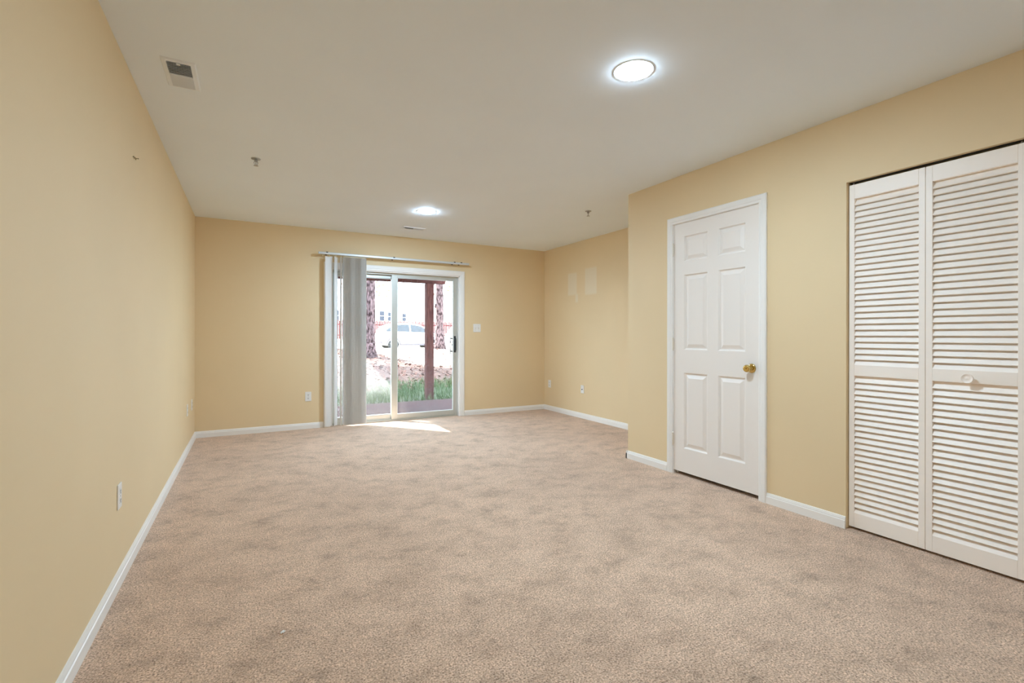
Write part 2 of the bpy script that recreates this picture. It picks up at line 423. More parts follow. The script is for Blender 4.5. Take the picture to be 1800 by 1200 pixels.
# ------------------------------------------------------------------ six-panel door
def panel_face(mb, x, sgn, ys, zs, cells):
    """Flat door face at x with raised panels let into the given cells (y0,y1,z0,z1)."""
    Y = sorted(set(ys)); Z = sorted(set(zs))
    def q(y, z, d): return (x + sgn*d, y, z)
    for i in range(len(Y)-1):
        for j in range(len(Z)-1):
            y0, y1, z0, z1 = Y[i], Y[i+1], Z[j], Z[j+1]
            if any(abs(c[0]-y0) < 1e-5 and abs(c[2]-z0) < 1e-5 for c in cells):
                steps = [(0, 0), (.003, -.002), (.010, -.0115), (.016, -.0115), (.020, -.0105), (.041, -.002), (.043, -.001)]
                rings = [[q(y0+i_, z0+i_, d), q(y1-i_, z0+i_, d), q(y1-i_, z1-i_, d), q(y0+i_, z1-i_, d)] for i_, d in steps]
                vs = [p for r_ in rings for p in r_]; fs = []
                for k in range(len(rings)-1):
                    for e in range(4):
                        a = 4*k+e; c_ = 4*k+(e+1) % 4; fs.append((a, c_, c_+4, a+4))
                fs.append(tuple(range(4*(len(rings)-1), 4*len(rings))))
                mb.add(vs, fs)
            else:
                mb.add([q(y0, z0, 0), q(y1, z0, 0), q(y1, z1, 0), q(y0, z1, 0)], [(0, 1, 2, 3)])
SY0, SY1, SZ0, SZ1 = 2.1115, 2.8735, 0.030, 2.046
dl = (XP+.002, (SY0+SY1)/2, 0)
door = empty('door_1', dl); struct(door, 'white six panel interior door with a brass knob', 'door')
b = MB(dl)
cells = [(y0, y1, z0, z1) for (y0, y1) in ((2.5405, 2.7675), (2.2175, 2.4445)) for (z0, z1) in ((1.735, 1.940), (1.022, 1.627), (.224, .836))]
ys = [SY0, SY1] + [v for c in cells for v in c[:2]]; zs = [SZ0, SZ1] + [v for c in cells for v in c[2:]]
panel_face(b, XP+.002, -1, ys, zs, cells)
b.box(XP+.015, XP+.037, SY0, SY1, SZ0, SZ1)
for y_ in (SY0, SY1): b.add([(XP+.002, y_, SZ0), (XP+.013, y_, SZ0), (XP+.013, y_, SZ1), (XP+.002, y_, SZ1)], [(0, 1, 2, 3)])
for z_ in (SZ0, SZ1): b.add([(XP+.002, SY0, z_), (XP+.013, SY0, z_), (XP+.013, SY1, z_), (XP+.002, SY1, z_)], [(0, 1, 2, 3)])
slab = b.build('slab', m_door, door); fix_normals(slab)
# jamb and stop around the slab
b = MB(dl)
b.box(XP, XP+PT, DY0-.0, DY0+.003, 0, DZ); b.box(XP, XP+PT, DY1-.003, DY1, 0, DZ); b.box(XP, XP+PT, DY0, DY1, DZ-.003, DZ)
b.box(XP+.038, XP+.05, DY0+.003, DY0+.018, 0, DZ-.003); b.box(XP+.038, XP+.05, DY1-.018, DY1-.003, 0, DZ-.003); b.box(XP+.038, XP+.05, DY0+.003, DY1-.003, DZ-.018, DZ-.003)
b.build('jamb', m_trim, door)
for z in (1.845, 1.066, 0.285):
    b = MB(dl)
    b.lathe([(.0065, -.046), (.0065, .046)], T(XP-.006, SY1+.002, z), 12)
    b.lathe([(.0045, .046), (.007, .049), (.003, .054)], T(XP-.006, SY1+.002, z), 12)
    b.lathe([(.003, -.054), (.007, -.049), (.0045, -.046)], T(XP-.006, SY1+.002, z), 12)
    b.box(XP-.0012, XP+.002, SY1-.005, SY1+.001, z-.044, z+.044)
    b.build('hinge', m_hinge, door, smooth=True)
KY, KZ = 2.168, 0.907
b = MB(dl); m0 = T(XP+.002, KY, KZ) @ RY(-90)
b.lathe([(.033, 0), (.033, .004), (.030, .008), (.022, .011), (.014, .012), (.0115, .016), (.011, .030), (.014, .036), (.0225, .042), (.0262, .050), (.0262, .056), (.0235, .063), (.017, .067), (.012, .0665), (.0, .066)], m0, 32)
kn = b.build('door_handle', m_brass, door, smooth=True); kn['label'] = 'polished brass door knob'
b = MB(dl); b.lathe([(.0055, .066), (.0055, .0705), (.0, .0715)], m0, 16); b.build('lock_button', m_brass, kn, smooth=True)
b = MB(dl); b.box(XP+.0005, XP+.0045, SY0-.0015, SY0+.0005, KZ-.034, KZ+.026); b.build('latch_plate', m_slot, door)

# ------------------------------------------------------------------ louvered closet doors
XC = XP + .024            # front plane of the leaves
def leaf(mb_o, root, y0, y1, knob_y=None):
    fr = MB(mb_o); st = .0285; x0, x1 = XC, XC+.028
    zt, zb = 2.022, .015
    fr.box(x0, x1, y0, y0+st, zb, zt); fr.box(x0, x1, y1-st, y1, zb, zt)
    for a, c in ((1.938, zt), (.902, .966), (zb, .100)): fr.box(x0, x1, y0+st, y1-st, a, c)
    lf = fr.build('door_leaf', m_louv, root, bevel=.0015)
    for za, zb2, n in ((.966, 1.938, 28), (.100, .902, 23)):
        pitch = (zb2-za)/n
        sl = MB(mb_o)
        for k in range(n):
            zc = za + pitch*(k+.5)
            m = T((x0+x1)/2+.0015, 0, zc) @ RY(30)          # lower edge towards the room
            sl.box(-.003, .003, y0+st-.002, y1-st+.002, -.0245, .0245, m)
        # trim the ends that would stick into the rails
        s_ob = sl.build('louver_bank', m_louv, lf)
        me = s_ob.data
        for v in me.vertices:
            wz = v.co.z + mb_o[2]
            v.co.z = min(max(wz, za-.0005), zb2+.0005) - mb_o[2]
    if knob_y:
        k = MB(mb_o)
        k.lathe([(.011, 0), (.011, .012), (.016, .018), (.0235, .024), (.0245, .029), (.0225, .0325), (.0195, .0315), (.015, .0275), (.009, .0265), (.005, .0285), (0, .029)], T(XC, knob_y, .927) @ RY(-90), 32)
        kb = k.build('knob', m_louv, root, smooth=True); kb['label'] = 'round white turned wood knob'
    return lf
o = (XC, 1.556, 0)
c1 = empty('door_2', o); struct(c1, 'white louvered bifold closet door with a round white knob', 'closet door')
leaf(o, c1, 1.1885, 1.5545); leaf(o, c1, .8115, 1.1860, knob_y=1.010)
b = MB(o); b.box(XC+.004, XC+.022, 1.1860, 1.1885, .05, 1.98); b.build('fold_hinge', m_hinge, c1)
b = MB(o); b.lathe([(.004, 0), (.004, .012)], T(XC+.012, 1.535, 2.022), 8); b.lathe([(.004, 0), (.004, .012)], T(XC+.012, .830, 2.022), 8); b.build('guide_pin', m_chrome, c1)
o2 = (XC, .057, 0)
c2 = empty('door_3', o2); struct(c2, 'white louvered bifold closet door at the far right edge, beside the knobbed pair', 'closet door')
leaf(o2, c2, .4345, .8085, knob_y=.606); leaf(o2, c2, .0600, .4320)
b = MB(); b.box(XC+.004, XC+.022, CY0+.002, CY1-.002, 2.0345, CZ-.0005)
tag(b.build('closet_track', m_duct), 'dark metal track above the louvered closet doors', 'track')

# ------------------------------------------------------------------ sliding patio door
pl = ((PX0+PX1)/2, YB+.06, 0)
pd = empty('door_4', pl); struct(pd, 'aluminium framed sliding glass patio door', 'patio door')
FX0, FX1, FZ1 = PX0+.012, PX1-.012, PZ-.012
b = MB(pl)
b.box(FX0, FX0+.028, YB+.045, YE+.02, .0, FZ1); b.box(FX1-.028, FX1, YB+.045, YE+.02, .0, FZ1)
b.box(FX0+.028, FX1-.028, YB+.045, YE+.02, FZ1-.022, FZ1); b.box(FX0+.028, FX1-.028, YB+.045, YE+.02, 0, .018)
b.box(FX0+.028, FX1-.028, YB+.078, YB+.083, .018, .032)
b.build('outer_frame', m_alu, pd, bevel=.0015)
def sash(x0, x1, y0, y1, z0, z1, sl, sr_, bt, tp, name):
    f = MB(pl)
    f.box(x0, x0+sl, y0, y1, z0, z1); f.box(x1-sr_, x1, y0, y1, z0, z1)
    f.box(x0+sl, x1-sr_, y0, y1, z0, z0+bt); f.box(x0+sl, x1-sr_, y0, y1, z1-tp, z1)
    ob = f.build(name, m_alu, pd, bevel=.002)
    g = MB(pl); yc = (y0+y1)/2
    g.add([(x0+sl, yc, z0+bt), (x1-sr_, yc, z0+bt), (x1-sr_, yc, z1-tp), (x0+sl, yc, z1-tp)], [(0, 1, 2, 3)])
    g.build('glass_pane', m_glass_glare if name == 'fixed_panel' else m_glass, ob)
    w = MB(pl); t = .007
    w.box(x0+sl, x0+sl+t, yc-.008, yc+.008, z0+bt, z1-tp); w.box(x1-sr_-t, x1-sr_, yc-.008, yc+.008, z0+bt, z1-tp)
    w.box(x0+sl+t, x1-sr_-t, yc-.008, yc+.008, z0+bt, z0+bt+t); w.box(x0+sl+t, x1-sr_-t, yc-.008, yc+.008, z1-tp-t, z1-tp)
    w.build('glazing_strip', m_vinylstrip, ob)
    return ob
fixed = sash(FX0+.028, 1.735, YB+.090, YB+.122, .022, FZ1-.022, .062, .055, .060, .045, 'fixed_panel')
slid = sash(1.668, FX1-.012, YB+.050, YB+.076, .020, FZ1-.006, .076, .052, .062, .046, 'sliding_panel')
b = MB(pl); hx = FX1-.040
b.box(hx-.016, hx+.012, YB+.042, YB+.050, .895, 1.125)
b.box(hx-.010, hx+.006, YB+.012, YB+.024, .925, 1.095); b.box(hx-.010, hx+.006, YB+.012, YB+.045, .925, .945); b.box(hx-.010, hx+.006, YB+.012, YB+.045, 1.075, 1.095)
hd = b.build('door_handle', m_black, slid, bevel=.004); hd['label'] = 'black pull handle'
b = MB(pl); b.box(hx-.052, hx-.045, YB+.10, YB+.112, .87, 1.13); b.box(hx-.052, hx-.03, YB+.074, YB+.112, .90, .92); b.box(hx-.052, hx-.03, YB+.074, YB+.112, 1.08, 1.10)
b.build('outside_handle', m_black, slid)

# ------------------------------------------------------------------ vertical blind
YV = 6.255
bl_o = (1.73, YV, 2.12)
bl = empty('vertical_blind', bl_o); tag(bl, 'off white vertical blind drawn to the left of the patio door', 'blind')
b = MB(bl_o)
rp = [(-.020, .003), (-.017, 0), (-.006, 0), (-.006, .004), (.006, .004), (.006, 0), (.017, 0), (.020, .003), (.020, .022), (.017, .026), (-.017, .026), (-.020, .022)]
b.extrude([(.748, YV+y, 2.119+z) for y, z in rp], [(2.712, YV+y, 2.119+z) for y, z in rp])
hr = b.build('headrail', m_rail, bl); fix_normals(hr)
b = MB(bl_o); b.box(.742, .748, YV-.021, YV+.021, 2.117, 2.147); b.build('end_cap', m_rail, bl, bevel=.002)
b = MB(bl_o); b.box(2.712, 2.718, YV-.021, YV+.021, 2.117, 2.147); b.build('end_cap', m_rail, bl, bevel=.002)
for x in (.840, 1.66, 2.50, 2.60):
    b = MB(bl_o); b.box(x-.011, x+.011, YV-.023, YB-.0005, 2.1455, 2.1485); b.box(x-.011, x+.011, YB-.003, YB-.0005, 2.12, 2.1485); b.box(x-.011, x+.011, YV-.0235, YV-.0205, 2.138, 2.1485)
    b.build('mounting_clip', m_black, bl)
def vane(x, ang, zb=.024, zt=2.098):
    v = MB(bl_o); w, n, t, cv = .089, 8, .0009, .006
    m = T(x, YV, 0) @ RZ(ang)
    front, back = [], []
    for k in range(n+1):
        u = -1 + 2*k/n; yy = cv*(1-u*u)
        front.append((u*w/2, yy - t/2)); back.append((u*w/2, yy + t/2))
    ring = front + back[::-1]
    v.extrude([m @ Vector((a, c, zb)) for a, c in ring], [m @ Vector((a, c, zt)) for a, c in ring])
    ob = v.build('vane', m_vane, bl, smooth=True)
    c = MB(bl_o); c.box(x-.003, x+.003, YV-.002, YV+.002, zt-.006, 2.124); c.build('carrier_stem', m_stem, ob)
    return ob
random.seed(4)
vane(.864, 8); vane(.945, 58); vane(1.004, 94)
for k in range(20): vane(1.040 + k*.0134, 105 + random.uniform(-6, 6))
for x in (.792, .870):
    b = MB(bl_o); b.lathe([(.0028, 0), (.0028, .030), (.004, .034)], T(x, YV-.012, 2.090), 8); b.build('spare_stem', m_stem, bl)

# ------------------------------------------------------------------ outlets, switch, cable plate (built facing -Y, turned to their walls)
def wall_outlet():
    r = empty('wall_outlet')
    b = MB(); b.box(-.035, .035, -.006, 0, -.057, .057); b.build('cover_plate', m_plate, r, bevel=.003)
    for s in (1, -1):
        s_ = MB(); pts = []
        for k in range(24):
            a = 2*math.pi*k/24; pts.append((max(-.0165, min(.0165, .0205*math.cos(a))), .0145*math.sin(a) + s*.0205))
        s_.extrude([(x, -.006, z) for x, z in pts], [(x, -.0075, z) for x, z in pts])
        so = s_.build('socket', m_plate, r); fix_normals(so)
        h = MB(); zc = s*.0205
        h.box(-.0078, -.0050, -.0080, -.0072, zc-.002, zc+.0075); h.box(.0048, .0076, -.0080, -.0072, zc-.002, zc+.0075)
        h.lathe([(.0034, 0), (.0034, .0008)], T(0, -.0072, zc-.0068) @ RX(90), 12)
        h.build('slot', m_slot, so)
    b = MB(); b.lathe([(.003, 0), (.0025, .0012)], T(0, -.006, 0) @ RX(90), 12); b.build('screw', m_chrome, r, smooth=True)
    return r
G = 'duplex wall outlets near the floor'
base = wall_outlet()
spots = [((.640, YB, .390), 0, 'white duplex outlet low on the end wall, left of the patio door'),
         ((XL, 2.785, .402), 90, 'white duplex outlet low on the long left wall, the closest one'),
         ((XL, 5.575, .410), 90, 'narrow looking outlet on the left wall, second from the far corner'),
         ((XL, 5.995, .410), 90, 'narrow looking outlet on the left wall next to the far corner'),
         ((XR, 6.185, .401), -90, 'white duplex outlet on the alcove wall next to the far corner')]
for i, (loc, a, lb) in enumerate(spots):
    r_ = base if i == 0 else copy_tree(base)
    r_.location = loc; r_.rotation_euler = (0, 0, R(a)); tag(r_, lb, 'outlet', G)
cp = empty('cable_plate', (XR, 5.362, .398), R(-90)); tag(cp, 'white cable jack plate with one dark hole on the alcove wall', 'wall plate')
b = MB(); b.box(-.035, .035, -.006, 0, -.055, .055); b.build('cover_plate', m_plate, cp, bevel=.003)
b = MB(); b.lathe([(.0065, 0), (.0065, .006), (.0045, .006), (.0045, .010)], T(0, -.006, -.002) @ RX(90), 16); b.build('jack', m_slot, cp, smooth=True)
sw = empty('light_switch', (2.884, YB, 1.240)); tag(sw, 'white double toggle light switch right of the patio door', 'switch')
b = MB(); b.box(-.058, .058, -.006, 0, -.059, .059); b.build('cover_plate', m_plate, sw, bevel=.003)
for x in (-.023, .023):
    b = MB(); b.box(x-.0055, x+.0055, -.0066, -.0055, -.013, .013); rec = b.build('toggle_surround', m_hinge, sw)
    b = MB(); b.box(-.0045, .0045, -.016, .002, -.005, .005, T(x, -.006, 0) @ RX(-28)); b.build('toggle', m_plate, rec, bevel=.001)
    for z in (-.03, .03):
        b = MB(); b.lathe([(.003, 0), (.0025, .0012)], T(x, -.006, z) @ RX(90), 12); b.build('screw', m_chrome, sw)
nail = MB((XL, 3.110, 2.042)); nail.lathe([(.0016, 0), (.0016, .016), (.0035, .017), (.003, .019)], T(XL, 3.110, 2.042) @ RY(90), 10)
nail.tube([(XL+.002, 3.080, 2.0415), (XL+.006, 3.095, 2.0415), (XL+.008, 3.110, 2.0425), (XL+.004, 3.128, 2.0400)], .0022, 8)
tag(nail.build('nail', mat('tarnished_brass', (.30, .23, .10), .5, .6)), 'small tarnished nail left high on the left wall', 'nail')

# ------------------------------------------------------------------ ceiling: lights, vents, sprinklers
def recessed_light():
    r = empty('recessed_light')
    b = MB()
    b.lathe([(.0965, 0), (.096, -.0014), (.0880, -.0014), (.0868, -.0002)], T(0, 0, 0), 48, cap=False)
    b.build('trim_ring', m_vent, r, smooth=True)
    b = MB(); pr = [(.0865, -.0005)]
    for k in range(1, 9):
        a = math.pi/2*k/8; pr.append((.0865*math.cos(a), -.0005 - .0085*math.sin(a)))
    b.lathe(pr, T(0, 0, 0), 40, cap=False)
    b.build('bulb', m_bulb, r, smooth='all')
    return r
base = recessed_light()
for i, (x, y, lb) in enumerate(((1.668, 1.808, 'round lit recessed ceiling light, the larger one near the camera'),
                                (1.650, 4.915, 'round lit recessed ceiling light near the patio door'),
                                (1.650, -1.300, 'added unseen fill light behind the camera, shaped as a recessed light'))):  # the third light is added out of view as fill
    r_ = base if i == 0 else copy_tree(base)
    r_.location = (x, y, H); tag(r_, lb, 'ceiling light', 'recessed ceiling lights')
    if i == 1: r_.scale = (1.04, 1.04, 1.25)
    for ch in r_.children:
        if ch.name.startswith('bulb'):
            ch.material_slots[0].link = 'OBJECT'; ch.material_slots[0].material = (m_bulb, m_bulb_cool, m_bulb_fill)[i]

def ceiling_vent(L_, W_, near_neg=True):
    """Two banks of louvers along local X; the bank at -X shows its dark gaps to a viewer at -X ... built at the ceiling, z = 0."""
    r = empty('ceiling_vent')
    fr = MB(); t = .022; hL, hW = L_/2, W_/2
    def ring(a): return [(-hL+a, -hW+a), (hL-a, -hW+a), (hL-a, hW-a), (-hL+a, hW-a)]
    steps = [(0, 0), (.004, -.006), (t, -.008), (t+.002, -.001)]
    vs = []; fs = []
    for a, z in steps: vs += [(x, y, z) for x, y in ring(a)]
    for k in range(len(steps)-1):
        for e in range(4): fs.append((4*k+e, 4*k+(e+1) % 4, 4*k+4+(e+1) % 4, 4*k+4+e))
    fr.add(vs, fs)
    fo = fr.build('frame', m_vent, r); fix_normals(fo)
    bk = MB(); bk.box(-hL+t, hL-t, -hW+t, hW-t, -.0012, -.0002); bk.build('dark_backing', m_duct, r)  # thin dark plate standing in for the unlit duct interior
    n = 7
    for s in (-1, 1):
        lv = MB()
        x0, x1 = (-hL+t, -.003) if s < 0 else (.003, hL-t)
        for k in range(n):
            xc = x0 + (x1-x0)*(k+.5)/n
            lv.box(-.0006, .0006, -hW+t, hW-t, -.008, .008, T(xc, 0, -.0065) @ RY(-42*s))
        lo = lv.build('louver_bank', m_vent, r)
        for v in lo.data.vertices: v.co.z = max(min(v.co.z, -.0012), -.0125)
    dv = MB(); dv.box(-.003, .003, -hW+t, hW-t, -.010, -.0012); dv.build('divider', m_vent, r)
    lvr = MB(); lvr.box(-hL+t-.004, -hL+t+.004, -.008, .008, -.016, -.006); lvr.build('damper_lever', m_vent, r)
    return r
v1 = ceiling_vent(.30, .142); v1.location = (-.296, 2.921, H); v1.rotation_euler = (0, 0, R(90))
tag(v1, 'white ceiling vent with one dark half, by the long left wall', 'vent', 'ceiling vents')
v2 = copy_tree(v1); v2.location = (1.769, 5.748, H); v2.rotation_euler = (0, 0, 0); v2.scale = (.93, .75, 1)
tag(v2, 'small looking ceiling vent between the far light and the patio door', 'vent', 'ceiling vents')

def sprinkler():
    r = empty('fire_sprinkler')
    b = MB(); b.lathe([(.033, 0), (.032, -.003), (.020, -.006), (.012, -.006)], T(0, 0, 0), 28); b.build('escutcheon', m_chrome, r, smooth=True)
    b = MB(); b.lathe([(.012, -.004), (.012, -.018), (.008, -.022), (.006, -.024)], T(0, 0, 0), 16)
    for s in (-1, 1): b.tube([(s*.009, 0, -.020), (s*.013, 0, -.032), (s*.009, 0, -.043), (0, 0, -.050)], .0024, 8)
    b.lathe([(.0025, -.050), (.0025, -.022)], T(0, 0, 0), 8)
    b.build('sprinkler_body', m_chrome, r, smooth=True)
    b = MB(); b.lathe([(.004, -.049), (.004, -.052)], T(0, 0, 0), 12)
    for k in range(12):
        b.box(.003, .016, -.0022, .0022, -.0525, -.0510, RZ(30*k))
    b.build('deflector', m_chrome, r)
    return r
s1 = sprinkler(); s1.location = (.048, 4.053, H); tag(s1, 'small fire sprinkler head on the ceiling towards the left wall', 'sprinkler', 'fire sprinklers')
s2 = copy_tree(s1); s2.location = (3.131, 4.071, H); s2.rotation_euler = (0, 0, R(50)); tag(s2, 'small fire sprinkler head on the ceiling towards the alcove', 'sprinkler', 'fire sprinklers')

lint = MB((.117, 2.034, 0)); random.seed(9)
for k in range(7):
    a = random.uniform(0, 6.28); d = random.uniform(.004, .012); c_ = Vector((.117, 2.034, .004))
    lint.tube([c_ + Vector((math.cos(a)*-d, math.sin(a)*-d, 0)), c_ + Vector((0, 0, .003)), c_ + Vector((math.cos(a+.5)*d, math.sin(a+.5)*d, -.001))], .0022, 6)
tag(lint.build('lint', m_plate), 'tiny white lint speck lying on the carpet', 'lint')

# ------------------------------------------------------------------ outside
def gz(x, y):
    if y < 9.3: z = -.10
    elif y < 19: z = -.10 + (y-9.3)/9.7*.74
    elif y < 22: z = .64 - (y-19)/3*.38
    elif y < 32: z = .26
    elif y < 42: z = .26 + (y-32)/10*1.0
    else: z = 1.26
    return z
def grid_ground():
    b = MB(); xs = [-30 + 1.0*i for i in range(91)]; yy = [6.48 + .5*i for i in range(34)] + [23.5 + 2*i for i in range(30)]
    rnd = random.Random(2)
    vs = [(x, y, gz(x, y) + (rnd.uniform(-.012, .012) if 9 < y < 20 else 0)) for y in yy for x in xs]; n = len(xs)
    fs = [(j*n+i, j*n+i+1, (j+1)*n+i+1, (j+1)*n+i) for j in range(len(yy)-1) for i in range(n-1)]
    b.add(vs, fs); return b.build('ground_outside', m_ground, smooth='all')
struct(grid_ground(), 'sloping yard of fallen leaves and pale painted sunlit ground outside', 'ground')
b = MB(); b.box(-1.2, 4.4, YE+.021, 8.55, -.16, -.055)
struct(b.build('floor_patio', m_slab, bevel=.01), 'brownish concrete patio slab just outside the glass door', 'patio')

dk_o = (1.6, 9.0, 0)
dk = empty('deck', dk_o); tag(dk, 'reddish brown wooden deck on posts above the patio', 'deck')
for x in (3.082, .14):
    b = MB((x, 9.0, 0)); b.box(x-.072, x+.072, 8.93, 9.074, -.14, 2.138); p_ = b.build('post', m_deck, dk, bevel=.006); p_.location = (x-dk_o[0], 0, 0)
b = MB((1.6, 9, 2.19)); b.box(.06, 3.395, 8.955, 9.045, 2.138, 2.245)
bm_ = b.build('beam', m_deck, dk, bevel=.004); bm_.location = (0, 0, 2.19)
for k in range(9):
    x = .085 + k*.392; b = MB((x, 7.8, 2.32)); b.box(x-.019, x+.019, 6.55, 9.12, 2.245, 2.40); j_ = b.build('joist', m_deck, dk); j_.location = (x-dk_o[0], 7.8-dk_o[1], 2.32)
b = MB(dk_o)
for k in range(19):
    y = 6.50 + k*.140; b.box(.06, 3.30, y, y+.134, 2.40, 2.428)
b.build('decking', m_deck, dk)

random.seed(21)
# grass band
def grass():
    b = MB()
    for k in range(5200):
        y = random.uniform(8.6, 11.3); x = random.uniform(.2, 5.6)
        if y > 10.6 and random.random() < (y-10.6)/.8: continue
        h = random.uniform(.06, .19); a = random.uniform(0, 6.28); w = random.uniform(.004, .008)
        z = gz(x, y)-.01; lx, ly = random.uniform(-.07, .07), random.uniform(-.07, .07)
        dx, dy = math.cos(a)*w, math.sin(a)*w
        b.add([(x-dx, y-dy, z), (x+dx, y+dy, z), (x+dx*.7+lx*.4, y+dy*.7+ly*.4, z+h*.6), (x-dx*.7+lx*.4, y-dy*.7+ly*.4, z+h*.6), (x+lx, y+ly, z+h)], [(0, 1, 2, 3), (3, 2, 4)])
    return b.build('grass', m_grass)
tag(grass(), 'strip of green grass growing along the patio edge', 'grass', kind='stuff')
def litter():
    b = MB()
    for k in range(4200):
        y = random.uniform(10.2, 18.5); x = random.uniform(.8, 7.4)
        if y > 13.7 and x > (37.3-y)/5.1 and random.random() < (.93 if x < 5.5 else .6): continue
        s = random.uniform(.03, .065); m = T(x, y, gz(x, y)+random.uniform(.012, .03)) @ RZ(random.uniform(0, 360)) @ RX(random.uniform(-40, 40)) @ RY(random.uniform(-40, 40))
        b.add([m @ Vector(p) for p in ((-s, 0, 0), (0, -s*.45, s*.1), (s, 0, 0), (0, s*.45, s*.1))], [(0, 1, 2), (0, 2, 3)])
    return b.build('fallen_leaves', m_leaf1)
tag(litter(), 'scattered rust brown fallen leaves on the slope', 'leaves', kind='stuff')

def leaf_cloud(b, c, rad, n, s0, s1):
    for k in range(n):
        while True:
            p = Vector((random.uniform(-1, 1), random.uniform(-1, 1), random.uniform(-1, 1)))
            if p.length < 1: break
        s = random.uniform(s0, s1)
        m = T(c[0]+p.x*rad[0], c[1]+p.y*rad[1], c[2]+p.z*rad[2]) @ Euler((random.uniform(0, 6), random.uniform(0, 6), random.uniform(0, 6))).to_matrix().to_4x4()
        b.add([m @ Vector(q) for q in ((-s, 0, 0), (0, -s*.5, s*.15), (s, 0, 0), (0, s*.5, s*.15))], [(0, 1, 2), (0, 2, 3)])
def pine(x, y, r, label, lean=0.0, knob=False, seed=1):
    rn = random.Random(seed); z0 = gz(x, y)
    root = empty('tree', (x, y, z0)); tag(root, label, 'tree', 'trunks beyond the patio')
    pts, rad = [], []
    for k in range(26):
        h = k*.36 - .1; f = 1 + .75*math.exp(-max(h, 0)/.22) - h*.022
        pts.append((lean*h + rn.uniform(-.006, .006), rn.uniform(-.006, .006), h)); rad.append(r*f*(1+rn.uniform(-.06, .06)))
    b = MB(); b.tube(pts, rad, 18)
    if knob: b.tube([(-.02, 0, 1.62), (-r*1.15, -.05, 1.72), (-r*1.4, -.06, 1.80)], [r*.7, r*.55, r*.2], 10)
    for k in range(6):
        a = rn.uniform(0, 6.28); h = 5.2 + k*.6; l = rn.uniform(1.2, 2.2)
        b.tube([(lean*h, 0, h), (lean*h+math.cos(a)*l*.5, math.sin(a)*l*.5, h+.5), (lean*h+math.cos(a)*l, math.sin(a)*l, h+.8)], [.06, .04, .015], 7)
    b.build('trunk', m_bark, root, smooth='all')
    b = MB(); st = random.getstate(); random.seed(seed); leaf_cloud(b, (lean*8, 0, 8.2), (1.7, 1.7, 2.4), 900, .10, .20); random.setstate(st)
    b.build('crown', m_foliage, root)
pine(3.47, 16.0, .165, 'thick brown tree trunk left of the deck post', .004, seed=3)
pine(6.78, 18.5, .158, 'thinner grey brown tree trunk right of the deck post', -.006, knob=True, seed=5)

def shade_tree(x, y):  # unseen tree, added to shade the slab and near yard
    z0 = gz(x, y); root = empty('tree', (x, y, z0)); tag(root, 'big leafy tree added unseen left of the yard to shade it', 'tree', 'trunks beyond the patio')
    b = MB(); b.tube([(0, 0, -.1), (.05, 0, .5), (0, .1, 4), (.1, .3, 8), (.2, .4, 10.5)], [.42, .27, .23, .15, .05], 14)
    for k in range(8): b.tube([(0, .1, 5.2+k*.5), (math.cos(k*2.4)*1.5, math.sin(k*2.4)*1.2, 6.5+k*.5), (math.cos(k*2.4)*3.2, math.sin(k*2.4)*2, 7.6+k*.4)], [.1, .06, .02], 7)
    b.build('trunk', m_bark, root, smooth='all')
    b = MB(); st = random.getstate(); random.seed(31); leaf_cloud(b, (.3, .2, 9.2), (4.6, 2.9, 3.0), 9000, .18, .34); random.setstate(st)
    b.build('crown', m_foliage, root)
shade_tree(-5.5, 20.0)

def autumn(x, y, h, label, seed, n=900):
    root = empty('autumn_tree', (x, y, gz(x, y))); tag(root, label, 'tree', 'trees by the far house')
    rn = random.Random(seed); b = MB(); b.tube([(0, 0, -.1), (.05, 0, h*.4), (0, .1, h*.75)], [.16, .11, .05], 9)
    for k in range(9):
        a = rn.uniform(0, 6.28); z = h*rn.uniform(.35, .7); l = h*rn.uniform(.2, .35)
        b.tube([(0, 0, z), (math.cos(a)*l, math.sin(a)*l, z+l*.5)], [.04, .012], 6)
    b.build('trunk', m_bark, root, smooth='all')
    b = MB(); st = random.getstate(); random.seed(seed); leaf_cloud(b, (0, 0, h*.68), (h*.4, h*.4, h*.34), n, .07, .15); random.setstate(st); b.build('crown', m_foliage_far, root)
autumn(9.45, 43.5, 8.2, 'sparse yellow orange tree in front of the far house', 11, 700)
autumn(17.6, 42.5, 7.6, 'sparse yellow orange tree at the right of the far house', 12, 700)

def evergreen(x, y, h):
    root = empty('evergreen_tree', (x, y, gz(x, y))); tag(root, 'dark green evergreen reaching in at the right of the glass', 'tree')
    b = MB(); b.tube([(0, 0, -.1), (0, 0, h)], [.12, .03], 9); b.build('trunk', m_bark, root, smooth='all')
    b = MB(); rn = random.Random(8)
    for k in range(26):
        z = 1.9 + (h-2.0)*k/26; l = (h-z)*.33+.25; a = rn.uniform(0, 6.28)
        for q in range(3):
            a2 = a+q*2.1; d = Vector((math.cos(a2), math.sin(a2), -.25))
            for s in range(26):
                p = Vector((0, 0, z)) + d*l*(s/26); w = .16*(1-s/34)
                side = Vector((-d.y, d.x, 0))
                for sg in (-1, 1):
                    e = p + side*sg*w + d*.10 + Vector((0, 0, rn.uniform(-.05, .06))); u = d*.02
                    b.add([p-u, p+u, e], [(0, 1, 2)])
    b.build('crown', m_green, root)
evergreen(10.15, 24.0, 5.4)

